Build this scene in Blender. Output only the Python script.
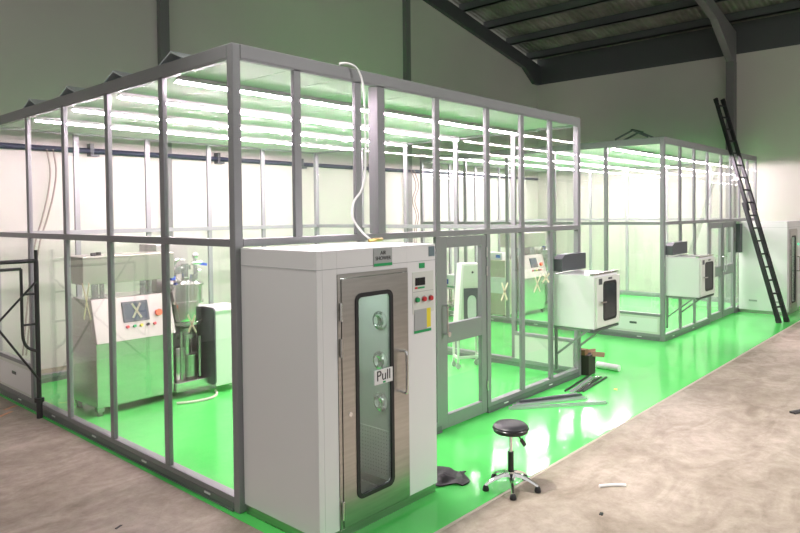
import bpy, bmesh, math, random
from mathutils import Vector, Matrix
random.seed(7)
C = bpy.context.scene
COL = C.collection
for o in list(bpy.data.objects): bpy.data.objects.remove(o)

# ------------------------------------------------------------------ camera, world, lamps, exposure
F_PX, YAW, PITCH, ROLL = 660.6, 0.73199, -0.02513, -0.0105
CAM = Vector((-3.088, -4.5754, 2.45))
fw = Vector((math.cos(PITCH)*math.cos(YAW), math.cos(PITCH)*math.sin(YAW), math.sin(PITCH)))
rt = fw.cross(Vector((0, 0, 1))).normalized(); up = rt.cross(fw)
r2 = rt*math.cos(ROLL) + up*math.sin(ROLL); u2 = up*math.cos(ROLL) - rt*math.sin(ROLL)
cd = bpy.data.cameras.new('camera'); cam = bpy.data.objects.new('camera', cd); COL.objects.link(cam)
M = Matrix((r2, u2, -fw)).transposed().to_4x4(); M.translation = CAM
cam.matrix_world = M
cd.sensor_width = 36; cd.lens = F_PX/800*36; cd.shift_y = -35.69/800; cd.clip_start = .05; cd.clip_end = 200
C.camera = cam

C.view_settings.view_transform = 'Standard'; C.view_settings.look = 'None'
C.view_settings.exposure = 0.0; C.view_settings.gamma = 1; C.view_settings.use_curve_mapping = False
cy = C.cycles
cy.use_denoising = True
cy.transparent_max_bounces = 64; cy.max_bounces = 10; cy.diffuse_bounces = 5; cy.glossy_bounces = 5
cy.caustics_reflective = False; cy.caustics_refractive = False; cy.sample_clamp_indirect = 8

w = bpy.data.worlds.new('world'); C.world = w; w.use_nodes = True
bg = w.node_tree.nodes['Background']; bg.inputs[0].default_value = (1.0, .99, .97, 1); bg.inputs[1].default_value = .78

def area_lamp(name, loc, target, power, sx, sy, spread, col=(1, .96, .92)):
    l = bpy.data.lights.new(name, 'AREA'); l.energy = power; l.shape = 'RECTANGLE'; l.size = sx; l.size_y = sy
    l.spread = math.radians(spread); l.color = col
    o = bpy.data.objects.new(name, l); COL.objects.link(o); o.location = loc
    o.rotation_euler = (Vector(target)-Vector(loc)).to_track_quat('-Z', 'Y').to_euler()
    return o
area_lamp('high_bay_lamp', (5.4, -6.6, 6.8), (5.0, -2.7, 0), 205, 2.2, 1.2, 116, (1, .95, .94))
area_lamp('high_bay_lamp', (11, -6.0, 7.0), (10.5, -3.0, 0), 110, 2.0, 1.2, 110, (1, .93, .90))
area_lamp('high_bay_lamp', (-.6, .3, 7.2), (2.7, -2.3, 0), 75, .5, .5, 62, (1, .95, .9))
LED = 232.0; LED_FAR = 340.0

# ------------------------------------------------------------------ materials
def mat(name, col, rough=.5, metal=0.0, spec=.5, bump=0.0, bscale=60, var=0.0, vscale=6, coat=0, aniso=None):
    m = bpy.data.materials.new(name); m.use_nodes = True
    nt = m.node_tree; b = nt.nodes['Principled BSDF']
    b.inputs['Base Color'].default_value = (*col, 1); b.inputs['Roughness'].default_value = rough
    b.inputs['Metallic'].default_value = metal; b.inputs['Specular IOR Level'].default_value = spec
    b.inputs['Coat Weight'].default_value = coat
    if var or bump:
        tc = nt.nodes.new('ShaderNodeTexCoord')
    if var:
        n = nt.nodes.new('ShaderNodeTexNoise'); n.inputs['Scale'].default_value = vscale; n.inputs['Detail'].default_value = 5
        mp = nt.nodes.new('ShaderNodeMapping')
        if aniso: mp.inputs['Scale'].default_value = aniso
        nt.links.new(tc.outputs['Object'], mp.inputs[0]); nt.links.new(mp.outputs[0], n.inputs['Vector'])
        rp = nt.nodes.new('ShaderNodeValToRGB')
        rp.color_ramp.elements[0].position = .3; rp.color_ramp.elements[1].position = .7
        rp.color_ramp.elements[0].color = (*[c*(1-var) for c in col], 1)
        rp.color_ramp.elements[1].color = (*[min(1, c*(1+var)) for c in col], 1)
        nt.links.new(n.outputs[0], rp.inputs[0]); nt.links.new(rp.outputs[0], b.inputs['Base Color'])
    if bump:
        n2 = nt.nodes.new('ShaderNodeTexNoise'); n2.inputs['Scale'].default_value = bscale
        nt.links.new(tc.outputs['Object'], n2.inputs['Vector'])
        bp = nt.nodes.new('ShaderNodeBump'); bp.inputs['Strength'].default_value = bump; bp.inputs['Distance'].default_value = .02
        nt.links.new(n2.outputs[0], bp.inputs['Height']); nt.links.new(bp.outputs[0], b.inputs['Normal'])
    return m

def glass_mat(name, tint, base=.035, spec=(1, 1, 1)):
    m = bpy.data.materials.new(name); m.use_nodes = True; nt = m.node_tree; nt.nodes.clear()
    out = nt.nodes.new('ShaderNodeOutputMaterial'); mx = nt.nodes.new('ShaderNodeMixShader')
    t = nt.nodes.new('ShaderNodeBsdfTransparent'); t.inputs[0].default_value = (*tint, 1)
    g = nt.nodes.new('ShaderNodeBsdfGlossy'); g.inputs['Roughness'].default_value = 0.0; g.inputs[0].default_value = (*spec, 1)
    lw = nt.nodes.new('ShaderNodeLayerWeight'); lw.inputs[0].default_value = .5
    p = nt.nodes.new('ShaderNodeMath'); p.operation = 'POWER'; p.inputs[1].default_value = 5
    a = nt.nodes.new('ShaderNodeMath'); a.operation = 'MULTIPLY_ADD'; a.inputs[1].default_value = 1-base; a.inputs[2].default_value = base
    nt.links.new(lw.outputs['Facing'], p.inputs[0]); nt.links.new(p.outputs[0], a.inputs[0]); nt.links.new(a.outputs[0], mx.inputs[0])
    nt.links.new(t.outputs[0], mx.inputs[1]); nt.links.new(g.outputs[0], mx.inputs[2]); nt.links.new(mx.outputs[0], out.inputs[0])
    return m

def emit(name, col, s):
    m = bpy.data.materials.new(name); m.use_nodes = True; nt = m.node_tree
    b = nt.nodes['Principled BSDF']; b.inputs['Base Color'].default_value = (*col, 1)
    b.inputs['Emission Color'].default_value = (*col, 1); b.inputs['Emission Strength'].default_value = s
    return m

def concrete():
    m = bpy.data.materials.new('concrete'); m.use_nodes = True; nt = m.node_tree; b = nt.nodes['Principled BSDF']
    N = nt.nodes.new; L = nt.links.new
    tc = N('ShaderNodeTexCoord')
    def noise(scale, detail, rough=.6, dist=0, sc=(1, 1, 1), rot=0):
        mp = N('ShaderNodeMapping'); mp.inputs['Scale'].default_value = sc; mp.inputs['Rotation'].default_value = (0, 0, rot)
        L(tc.outputs['Object'], mp.inputs[0])
        n = N('ShaderNodeTexNoise'); n.inputs['Scale'].default_value = scale; n.inputs['Detail'].default_value = detail
        n.inputs['Roughness'].default_value = rough; n.inputs['Distortion'].default_value = dist
        L(mp.outputs[0], n.inputs['Vector']); return n.outputs[0]
    def ramp(src, p0, c0, p1, c1):
        r = N('ShaderNodeValToRGB'); e = r.color_ramp.elements
        e[0].position, e[0].color, e[1].position, e[1].color = p0, (*c0, 1), p1, (*c1, 1); L(src, r.inputs[0]); return r.outputs[0]
    def mul(a, c, f=1):
        x = N('ShaderNodeMix'); x.data_type = 'RGBA'; x.blend_type = 'MULTIPLY'; x.inputs[0].default_value = f
        L(a, x.inputs[6]); L(c, x.inputs[7]); return x.outputs[2]
    base = ramp(noise(.55, 6, .6, .6), .3, (.345, .298, .235), .7, (.52, .46, .395))
    streak = ramp(noise(1.6, 8, .65, 1.2, (.8, 1.5, 1), .5), .34, (.66, .63, .58), .60, (1.06, 1.05, 1.04))
    dirt = ramp(noise(7, 10, .8, .3), .36, (.70, .68, .65), .60, (1.05, 1.04, 1.03))
    spots = ramp(noise(38, 3, .5), .24, (.45, .42, .4), .32, (1, 1, 1))
    # expansion joints every few metres
    sx = N('ShaderNodeSeparateXYZ'); L(tc.outputs['Object'], sx.inputs[0])
    c = mul(mul(mul(base, streak, .8), dirt, .7), spots, .5)
    L(c, b.inputs['Base Color']); b.inputs['Roughness'].default_value = .62
    b.inputs['Specular IOR Level'].default_value = .35
    bp = N('ShaderNodeBump'); bp.inputs['Strength'].default_value = .25; bp.inputs['Distance'].default_value = .01
    L(noise(14, 6, .7), bp.inputs['Height']); L(bp.outputs[0], b.inputs['Normal'])
    return m

def epoxy():
    m = mat('green_epoxy', (.12, .78, .155), .13, 0, .4, 0, 0, .06, .8)
    nt = m.node_tree; b = nt.nodes['Principled BSDF']
    tc = nt.nodes.new('ShaderNodeTexCoord'); n = nt.nodes.new('ShaderNodeTexNoise'); n.inputs['Scale'].default_value = 3.5
    n.inputs['Detail'].default_value = 2
    nt.links.new(tc.outputs['Object'], n.inputs['Vector'])
    bp = nt.nodes.new('ShaderNodeBump'); bp.inputs['Strength'].default_value = .05; bp.inputs['Distance'].default_value = .02
    nt.links.new(n.outputs[0], bp.inputs['Height']); nt.links.new(bp.outputs[0], b.inputs['Normal'])
    return m

def brushed(name, col, rough=.3):
    return mat(name, col, rough, 1.0, .5, 0, 0, .08, 3, 0, (1, 1, 14))

def perforated(name, col, hole, scale):
    m = bpy.data.materials.new(name); m.use_nodes = True; nt = m.node_tree; b = nt.nodes['Principled BSDF']
    tc = nt.nodes.new('ShaderNodeTexCoord'); v = nt.nodes.new('ShaderNodeTexVoronoi'); v.inputs['Scale'].default_value = scale
    v.inputs['Randomness'].default_value = 0
    nt.links.new(tc.outputs['Object'], v.inputs['Vector'])
    r = nt.nodes.new('ShaderNodeValToRGB'); e = r.color_ramp.elements
    e[0].position, e[0].color, e[1].position, e[1].color = .30, (*hole, 1), .36, (*col, 1)
    nt.links.new(v.outputs['Distance'], r.inputs[0]); nt.links.new(r.outputs[0], b.inputs['Base Color'])
    b.inputs['Roughness'].default_value = .45
    return m

ALU = mat('anodised_aluminium', (.295, .30, .31), .45, .2)
ALU_D = mat('dark_aluminium', (.23, .245, .25), .4, .5)
GLASS = glass_mat('clear_glass', (.968, .982, .972))
GLASS_D = glass_mat('door_glass', (.86, .92, .90), .05)
SMOKE = mat('smoked_window', (.03, .04, .045), .08, 0, .6)
WHITE = mat('white_enamel', (.84, .84, .845), .33, 0, .5)
OFFWH = mat('off_white_enamel', (.72, .74, .69), .4)
PANEL = mat('ceiling_panel_white', (.56, .58, .55), .5)
GAP = mat('panel_joint', (.10, .11, .10), .8)
EPOXY = epoxy(); CONC = concrete()
WALL = mat('cream_plaster', (.69, .67, .61), .85, 0, .2, .1, 40, .03, .5)
ROOFM = None
STEEL_DK = mat('dark_green_grey_steel', (.085, .095, .095), .55)
COLGREY = mat('grey_column_paint', (.20, .205, .20), .6)
SS = brushed('brushed_stainless', (.50, .49, .465), .30)
SS_L = brushed('light_stainless', (.70, .69, .66), .27)
CHROME = mat('chrome', (.82, .82, .82), .12, 1.0)
BLACK = mat('black_rubber', (.018, .018, .02), .5)
BLACKG = mat('black_gloss', (.02, .02, .022), .25)
VINYL = mat('black_vinyl', (.035, .036, .04), .38)
DGREY = mat('dark_grey_metal', (.10, .11, .12), .45, .2)
GREEN = mat('green_sign', (.02, .38, .12), .5)
RED = mat('red_button', (.65, .03, .04), .35)
ORANGE = mat('orange_button', (.9, .14, .05), .35)
YEL = mat('yellow_label', (.85, .72, .05), .5)
GREYL = mat('grey_label', (.42, .44, .44), .5)
BLUE = mat('blue_paint', (.035, .045, .075), .6)
BLUEL = mat('blue_label', (.03, .10, .6), .5)
TAPE = mat('cream_tape', (.85, .82, .68), .7)
_n = TAPE.node_tree; _t = _n.nodes.new('ShaderNodeBsdfTranslucent'); _t.inputs[0].default_value = (.85, .82, .68, 1); _x = _n.nodes.new('ShaderNodeMixShader'); _x.inputs[0].default_value = .6
_n.links.new(_n.nodes['Principled BSDF'].outputs[0], _x.inputs[1]); _n.links.new(_t.outputs[0], _x.inputs[2]); _n.links.new(_x.outputs[0], _n.nodes['Material Output'].inputs[0])
PINKW = mat('satin_console', (.64, .57, .55), .35, .25)  # stainless; pink reflected from the wall is put into the base colour
LEDM = emit('led_tube', (1.0, .78, .90), LED); LEDF = emit('led_tube_far', (1.0, .78, .90), LED_FAR)
CABLEW = mat('white_cable', (.82, .82, .82), .5)
CARD = mat('brown_cardboard', (.30, .17, .09), .85)
CARDD = mat('dark_carton', (.05, .045, .035), .8)
PERF = perforated('perforated_white', (.74, .74, .70), (.22, .25, .21), 30)
SCREEN = mat('dark_screen', (.06, .08, .11), .2)
BROWN = mat('brown_cable', (.33, .26, .22), .7)

# ------------------------------------------------------------------ mesh helpers
class MB:
    def __init__(s): s.bm = bmesh.new()
    def box(s, x0, x1, y0, y1, z0, z1, bev=0, seg=2):
        b = bmesh.new()
        r = bmesh.ops.create_cube(b, size=1)
        for v in b.verts:
            v.co = Vector(((x0+x1)/2+v.co.x*(x1-x0), (y0+y1)/2+v.co.y*(y1-y0), (z0+z1)/2+v.co.z*(z1-z0)))
        if bev: bmesh.ops.bevel(b, geom=b.edges[:], offset=bev, segments=seg, profile=.5, affect='EDGES')
        return s._add(b)
    def _add(s, b, mtx=None):
        if mtx: bmesh.ops.transform(b, matrix=mtx, verts=b.verts[:])
        me = bpy.data.meshes.new('t'); b.to_mesh(me); b.free(); s.bm.from_mesh(me); bpy.data.meshes.remove(me); return s
    def bar(s, p0, p1, wx, wy, roll=None):
        p0, p1 = Vector(p0), Vector(p1); d = p1-p0
        b = bmesh.new(); bmesh.ops.create_cube(b, size=1)
        for v in b.verts: v.co = Vector((v.co.x*wx, v.co.y*wy, v.co.z*d.length))
        z = d.normalized(); ref = Vector(roll) if roll else (Vector((0, 0, 1)) if abs(z.z) < .9 else Vector((1, 0, 0)))
        x = (ref - z*ref.dot(z)).normalized(); y = z.cross(x)
        m = Matrix((x, y, z)).transposed().to_4x4(); m.translation = (p0+p1)/2
        return s._add(b, m)
    def cyl(s, p0, p1, r, r2=None, seg=20):
        p0, p1 = Vector(p0), Vector(p1); d = p1-p0
        b = bmesh.new(); bmesh.ops.create_cone(b, cap_ends=True, segments=seg, radius1=r, radius2=r if r2 is None else r2, depth=d.length)
        m = d.to_track_quat('Z', 'Y').to_matrix().to_4x4(); m.translation = (p0+p1)/2
        return s._add(b, m)
    def sph(s, c, r, sz=1, seg=16):
        b = bmesh.new(); bmesh.ops.create_uvsphere(b, u_segments=seg, v_segments=seg//2, radius=r)
        return s._add(b, Matrix.Translation(c) @ Matrix.Diagonal((1, 1, sz, 1)))
    def lathe(s, prof, c=(0, 0, 0), seg=32):
        b = bmesh.new(); rings = []
        for r, z in prof:
            if r < 1e-5: rings.append([b.verts.new((c[0], c[1], c[2]+z))])
            else: rings.append([b.verts.new((c[0]+r*math.cos(2*math.pi*i/seg), c[1]+r*math.sin(2*math.pi*i/seg), c[2]+z)) for i in range(seg)])
        for A, B in zip(rings, rings[1:]):
            for i in range(seg):
                j = (i+1) % seg
                f = [A[i % len(A)], A[j % len(A)], B[j % len(B)], B[i % len(B)]]
                u = []
                for v in f:
                    if v not in u: u.append(v)
                if len(u) > 2:
                    try: b.faces.new(u)
                    except ValueError: pass
        bmesh.ops.recalc_face_normals(b, faces=b.faces[:])
        return s._add(b)
    def tube(s, pts, r, seg=8, smooth=6, closed=False):
        P = [Vector(p) for p in pts]
        if smooth and len(P) > 2:
            Q = []
            n = len(P)
            for i in range(n-1):
                p0 = P[max(i-1, 0)]; p1 = P[i]; p2 = P[i+1]; p3 = P[min(i+2, n-1)]
                for k in range(smooth):
                    t = k/smooth
                    Q.append(.5*((2*p1)+(-p0+p2)*t+(2*p0-5*p1+4*p2-p3)*t*t+(-p0+3*p1-3*p2+p3)*t**3))
            Q.append(P[-1]); P = Q
        b = bmesh.new(); rings = []; nrm = None
        for i, p in enumerate(P):
            d = (P[min(i+1, len(P)-1)]-P[max(i-1, 0)]).normalized()
            if nrm is None:
                nrm = d.orthogonal().normalized()
            else:
                nrm = (nrm-d*nrm.dot(d))
                nrm = nrm.normalized() if nrm.length > 1e-6 else d.orthogonal().normalized()
            bn = d.cross(nrm)
            rings.append([b.verts.new(p+r*(math.cos(2*math.pi*k/seg)*nrm+math.sin(2*math.pi*k/seg)*bn)) for k in range(seg)])
        for A, B in zip(rings, rings[1:]):
            for k in range(seg): b.faces.new([A[k], A[(k+1) % seg], B[(k+1) % seg], B[k]])
        b.faces.new(rings[0][::-1]); b.faces.new(rings[-1])
        bmesh.ops.recalc_face_normals(b, faces=b.faces[:])
        return s._add(b)
    def prism(s, poly, axis, c0, c1, bev=0):
        # poly: 2-D points; axis 'x': (y,z), 'y': (x,z), 'z': (x,y)
        def P(a, b_, c): return {'x': (c, a, b_), 'y': (a, c, b_), 'z': (a, b_, c)}[axis]
        b = bmesh.new()
        A = [b.verts.new(P(u, v, c0)) for u, v in poly]; B = [b.verts.new(P(u, v, c1)) for u, v in poly]
        b.faces.new(A); b.faces.new(B[::-1])
        for i in range(len(poly)):
            j = (i+1) % len(poly); b.faces.new([A[i], B[i], B[j], A[j]])
        bmesh.ops.recalc_face_normals(b, faces=b.faces[:])
        if bev: bmesh.ops.bevel(b, geom=b.edges[:], offset=bev, segments=2, profile=.5, affect='EDGES')
        return s._add(b)
    def ring(s, outer, inner, axis, c0, c1):
        def P(a, b_, c): return {'x': (c, a, b_), 'y': (a, c, b_), 'z': (a, b_, c)}[axis]
        b = bmesh.new(); n = len(outer)
        R = [[b.verts.new(P(u, v, c)) for u, v in poly] for poly, c in ((outer, c0), (outer, c1), (inner, c1), (inner, c0))]
        for k in range(4):
            A, B = R[k], R[(k+1) % 4]
            for i in range(n):
                j = (i+1) % n; b.faces.new([A[i], A[j], B[j], B[i]])
        bmesh.ops.recalc_face_normals(b, faces=b.faces[:])
        return s._add(b)
    def xf(s, m): bmesh.ops.transform(s.bm, matrix=m, verts=s.bm.verts[:]); return s
    def build(s, name, material, parent=None, smooth=False):
        me = bpy.data.meshes.new(name); s.bm.to_mesh(me); s.bm.free()
        if smooth:
            for p in me.polygons: p.use_smooth = True
            try: me.set_sharp_from_angle(angle=math.radians(38))
            except Exception: pass
        me.materials.append(material)
        o = bpy.data.objects.new(name, me); COL.objects.link(o)
        if parent: o.parent = parent
        return o

def rrect(x0, x1, z0, z1, r, n=5):
    pts = []
    for cx, cz, a0 in ((x1-r, z1-r, 0), (x0+r, z1-r, 90), (x0+r, z0+r, 180), (x1-r, z0+r, 270)):
        for i in range(n+1):
            a = math.radians(a0+90*i/n); pts.append((cx+r*math.cos(a), cz+r*math.sin(a)))
    return pts
def rrect_sq(x0, x1, z0, z1, n=5):
    # outer rectangle with the same vertex count as rrect (corner points repeated slightly apart along the sides)
    pts = []
    for (cx, cz, ax, az, bx, bz) in ((x1, z1, x1, z1-.02, x1-.02, z1), (x0, z1, x0+.02, z1, x0, z1-.02), (x0, z0, x0, z0+.02, x0+.02, z0), (x1, z0, x1-.02, z0, x1, z0+.02)):
        for i in range(n+1):
            t = i/n
            if t <= .5: pts.append((ax+(cx-ax)*2*t, az+(cz-az)*2*t))
            else: pts.append((cx+(bx-cx)*(2*t-1), cz+(bz-cz)*(2*t-1)))
    return pts

def tag(o, label=None, cat=None, group=None, kind=None):
    if label: o['label'] = label
    if cat: o['category'] = cat
    if group: o['group'] = group
    if kind: o['kind'] = kind
    return o
def thing(name, label, cat, loc=(0, 0, 0), rz=0, group=None):
    o = bpy.data.objects.new(name, None); COL.objects.link(o); o.empty_display_size = .1
    o.location = loc; o.rotation_euler = (0, 0, rz)
    return tag(o, label, cat, group)
def kids(o): return [c for c in bpy.data.objects if c.parent == o]
def dup(root, loc, label, rz=None, scale=None):
    r = root.copy(); COL.objects.link(r); r.location = loc; r['label'] = label
    if rz is not None: r.rotation_euler = (0, 0, rz)
    if scale: r.scale = scale
    for ch in kids(root):
        c = ch.copy(); COL.objects.link(c); c.parent = r
        for g in kids(ch):
            d = g.copy(); COL.objects.link(d); d.parent = c
    return r
def struct(o): o['kind'] = 'structure'; return o
def text_mesh(name, body, size, mtx, material, parent, depth=.001, align='CENTER', spacing=1.0):
    cu = bpy.data.curves.new('txt', 'FONT'); cu.body = body; cu.size = size; cu.align_x = align; cu.align_y = 'CENTER'
    cu.extrude = depth; cu.space_line = spacing
    t = bpy.data.objects.new('txt', cu); COL.objects.link(t)
    dg = bpy.context.evaluated_depsgraph_get(); dg.update()
    me = bpy.data.meshes.new_from_object(t.evaluated_get(dg))
    bpy.data.objects.remove(t); bpy.data.curves.remove(cu)
    me.transform(mtx); me.materials.clear(); me.materials.append(material); me.name = name
    o = bpy.data.objects.new(name, me); COL.objects.link(o); o.parent = parent
    return o
FRONT = Matrix.Rotation(math.radians(90), 4, 'X')       # text facing -y

# ------------------------------------------------------------------ the hall
GY, EX = 6.85, 16.6                       # gable wall and eave wall
G0 = .004                                 # top of the green coating
struct(MB().box(-14, EX+.2, -16, GY+.2, -.2, 0).build('floor', CONC))
struct(MB().box(-.055, 16.55, -1.40, 6.45, 0.0, G0).build('floor_coating', EPOXY))
struct(MB().box(.0, 16.55, -1.43, -1.40, 0.0, .0025).build('trim_1', mat('bare_strip', (.55, .50, .42), .7)))
SL = .205
def rz(x): return 7.13+SL*(15.7-x) if x > -2 else 7.13+SL*(17.7) - SL*(-2-x)
m = MB(); m.prism([(-14, 0), (EX+.2, 0), (EX+.2, 6.74), (16.0, 7.5), (-2, rz(-2)+.4), (-14, rz(-14)+.4)], 'y', GY, GY+.2)
struct(m.build('wall_back', WALL))
struct(MB().box(EX, EX+.2, -16, GY, 0, 6.72).build('wall_right', WALL))
m = MB(); m.box(-9, -.5, GY-.012, GY, 4.66, 4.70)
struct(m.build('trim_2', COLGREY))
# roof sheets
def roofmat():
    m = mat('roof_underside', (.22, .235, .20), .7, 0, .3)
    nt = m.node_tree; b = nt.nodes['Principled BSDF']; N = nt.nodes.new; L = nt.links.new
    tc = N('ShaderNodeTexCoord'); wv = N('ShaderNodeTexWave'); wv.inputs['Scale'].default_value = 2.2; wv.bands_direction = 'Y'
    L(tc.outputs['Object'], wv.inputs['Vector'])
    n = N('ShaderNodeTexNoise'); n.inputs['Scale'].default_value = 1.3; n.inputs['Detail'].default_value = 6; L(tc.outputs['Object'], n.inputs['Vector'])
    r = N('ShaderNodeValToRGB'); e = r.color_ramp.elements
    e[0].position, e[0].color, e[1].position, e[1].color = .3, (.13, .135, .11, 1), .7, (.30, .31, .26, 1)
    L(n.outputs[0], r.inputs[0]); L(r.outputs[0], b.inputs['Base Color'])
    bp = N('ShaderNodeBump'); bp.inputs['Strength'].default_value = .6; bp.inputs['Distance'].default_value = .04
    L(wv.outputs['Fac'], bp.inputs['Height']); L(bp.outputs[0], b.inputs['Normal'])
    return m
RS = roofmat()
def off(x): return rz(x)+.62
m = MB(); m.prism([(-2, off(-2)), (EX+.6, off(EX+.6)), (EX+.6, off(EX+.6)+.06), (-2, off(-2)+.06)], 'y', -16, GY+.2)
m.prism([(-14, off(-14)), (-2, off(-2)), (-2, off(-2)+.06), (-14, off(-14)+.06)], 'y', -16, GY+.2)
struct(m.build('roof', RS))
struct(MB().box(EX+.0, EX+.06, -16, GY, 6.72, off(EX)).build('trim_3', STEEL_DK))
x = 15.95; i = 0
while x > -1.8:
    z = off(x)-.02
    struct(MB().box(x-.04, x+.04, -16, GY, z-.22, z).box(x-.04, x+.10, -16, GY, z-.22, z-.20).build('roof_purlin', STEEL_DK)); x -= 1.22
# portal frames: rafter, haunch, column
def portal(name, y0, y1, col=True):
    def P(a): return (a, rz(a))
    m = MB()
    m.prism([(-2, rz(-2)), (15.6, rz(15.6)), (16.25, 6.72), (EX, 6.72), (EX, off(EX)-.24), (-2, off(-2)-.24)], 'y', y0, y1)
    m.prism([(-14, rz(-14)), (-2, rz(-2)), (-2, off(-2)-.24), (-14, off(-14)-.24)], 'y', y0, y1)
    struct(m.build(name, STEEL_DK))
portal('roof_rafter', GY-.14, GY-.002)
for y in (.78, -5.5, -11.5):
    m = MB()
    m.prism([(-2, rz(-2)+.12), (14.9, rz(14.9)+.05), (16.3, 6.5), (EX, 6.5), (EX, off(EX)-.24), (-2, off(-2)-.24)], 'y', y-.09, y+.09)
    struct(m.build('roof_rafter', COLGREY))
    struct(MB().box(EX-.28, EX-.002, y-.1, y+.1, 0, 6.5).build('column', COLGREY))
for cx in (3.12, 9.9):
    struct(MB().box(cx-.09, cx+.09, GY-.12, GY-.002, 0, rz(cx)).build('column', COLGREY))

# ------------------------------------------------------------------ cleanrooms
H, ZM0, ZM1, ZT, ZB = 3.85, 2.195, 2.26, 3.735, .125
FD, MW, MD = .10, .078, .045           # frame depth, mullion width
def pane_pair(root, f, s0, s1, z0, z1, name='glass_pane', material=None, d0=.014, d1=.022):
    m = MB(); f(m, s0, s1, d0, d1, z0, z1); return m.build(name, material or GLASS, root)
def face_fn(kind, W, D):
    # maps (s along the face, d inwards) to x, y
    if kind == 'front': return lambda m, s0, s1, d0, d1, z0, z1, b=0: m.box(s0, s1, d0, d1, z0, z1, b)
    if kind == 'back': return lambda m, s0, s1, d0, d1, z0, z1, b=0: m.box(s0, s1, D-d1, D-d0, z0, z1, b)
    if kind == 'left': return lambda m, s0, s1, d0, d1, z0, z1, b=0: m.box(d0, d1, s0, s1, z0, z1, b)
    return lambda m, s0, s1, d0, d1, z0, z1, b=0: m.box(W-d1, W-d0, s0, s1, z0, z1, b)
def build_face(root, kind, W, D, uppers, lowers, special, glaze_top=True):
    f = face_fn(kind, W, D); L = W if kind in ('front', 'back') else D
    a, b = .08, L-.08
    m = MB(); f(m, a, b, 0, FD, ZT, H, .006); f(m, a, b, .0, .018, ZT-.016, ZT); m.build('top_rail', ALU, root)
    m = MB(); f(m, a, b, 0, FD, ZM0, ZM1, .005); m.build('middle_rail', ALU, root)
    gaps = [s for s in special if s[2] in ('none', 'door')]
    segs = []; s = a
    for g in sorted(gaps):
        if g[0] > s: segs.append((s, g[0]))
        s = g[1]
    if s < b: segs.append((s, b))
    for s0, s1 in segs:
        m = MB(); f(m, s0, s1, .0, FD, G0, .075); f(m, s0, s1, -.012, 0, G0, .02)
        br = m.build('base_rail', ALU_D, root)
        m = MB(); f(m, s0, s1, .003, FD-.012, .075, ZB, .004); m.build('glazing_sill', ALU, br)
        k = s0+.35
        while k < s1-.1:
            m = MB(); f(m, k, k+.09, -.008, 0, .045, .06); m.build('drain_cap', WHITE, br); k += 1.13
    up = uppers[1:-1]
    for u in up:
        wd = u[1] if isinstance(u, tuple) else MW; dp = u[2] if isinstance(u, tuple) else FD; u = u[0] if isinstance(u, tuple) else u
        m = MB(); f(m, u-wd/2, u+wd/2, 0, MD if dp == FD else dp, ZM1, ZT, .004); m.build('mullion', ALU, root)
    for u in lowers[1:-1]:
        m = MB(); f(m, u-MW/2, u+MW/2, 0, MD, ZB if not any(g[0] <= u <= g[1] for g in gaps) else G0, ZM0, .004); m.build('mullion', ALU, root)
    val = lambda u: u[0] if isinstance(u, tuple) else u
    wid = lambda u: (u[1] if isinstance(u, tuple) else MW)/2
    for p, q in zip(uppers, uppers[1:]):
        if glaze_top: pane_pair(root, f, val(p)+wid(p), val(q)-wid(q), ZM1, ZT)
    for p, q in zip(lowers, lowers[1:]):
        sp = next((g for g in special if g[0] <= (p+q)/2 <= g[1]), None)
        s0, s1 = p+MW/2, q-MW/2
        if sp is None: pane_pair(root, f, s0, s1, ZB, ZM0)
        elif sp[2] in ('panel', 'perf'):
            zt = sp[3]
            m = MB(); f(m, s0, s1, .02, .08, ZB, zt); pn = m.build('lower_panel', OFFWH, root)
            m = MB(); f(m, s0+.05, s1-.05, .012, .02, ZB+.04, zt-.05); m.build('return_grille', PERF if sp[2] == 'perf' else WHITE, pn)
            m = MB(); c = (s0+s1)/2; f(m, c-.07, c+.07, .004, .012, zt-.17, zt-.13, .003); m.build('panel_catch', DGREY, pn)
            m = MB(); f(m, s0, s1, .01, FD-.01, zt, zt+.05, .004); m.build('transom', ALU, root)
            pane_pair(root, f, s0, s1, zt+.05, ZM0)

def cleanroom(label, ox, W, D, front_u, front_l, front_sp, left, left_sp, back, end, end_sp):
    root = thing('cleanroom', label, 'cleanroom', (ox, 0, 0))
    for cx, cy_ in ((0, 0), (W-.08, 0), (0, D-.08), (W-.08, D-.08)):
        m = MB(); m.box(cx, cx+.08, cy_, cy_+.08, G0, H, .008); m.build('corner_post', ALU, root)
    build_face(root, 'front', W, D, front_u, front_l, front_sp)
    build_face(root, 'left', W, D, left, left, left_sp)
    build_face(root, 'back', W, D, back, back, [], glaze_top=ox > 5)
    build_face(root, 'right', W, D, end, end, end_sp)
    m = MB(); x = .1
    m2 = MB(); m2.box(.1, W-.1, .1, D-.1, 3.765, 3.82); ce = m2.build('ceiling_backing', GAP, root)
    while x < W-.1:
        x1 = min(x+.575, W-.1); m.box(x+.004, x1-.004, .1, D-.1, 3.745, 3.765); x += .575
    m.build('ceiling_panel', PANEL, root)
    return root
MWc = .049
side = [MWc, 1.16, 2.29, 3.41, 4.55, 5.911]
W1, D1 = 6.04, 5.96
R1 = cleanroom('large aluminium and glass cleanroom joined to the PULL-signed air shower', 0, W1, D1,
    [MWc, .67, 1.42, (1.74, .105, .13), 2.64, 3.62, 4.41, 5.16, W1-MWc],
    [MWc, 1.46, 2.64, 3.62, 4.41, 5.16, W1-MWc],
    [(.04, 1.43, 'none'), (2.672, 3.588, 'door')],
    side, [(4.56, 5.9, 'panel', .52)],
    [MWc, 1.17, 2.32, 3.48, 4.66, W1-MWc],
    [MWc, 1.15, 2.3, 3.45, 4.6, D1-MWc], [(.04, 1.14, 'perf', .50)])
R1['label'] = 'larger glass and aluminium cleanroom in front, holding the stainless mixer'
OX2, W2 = 9.39, 6.48
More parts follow.
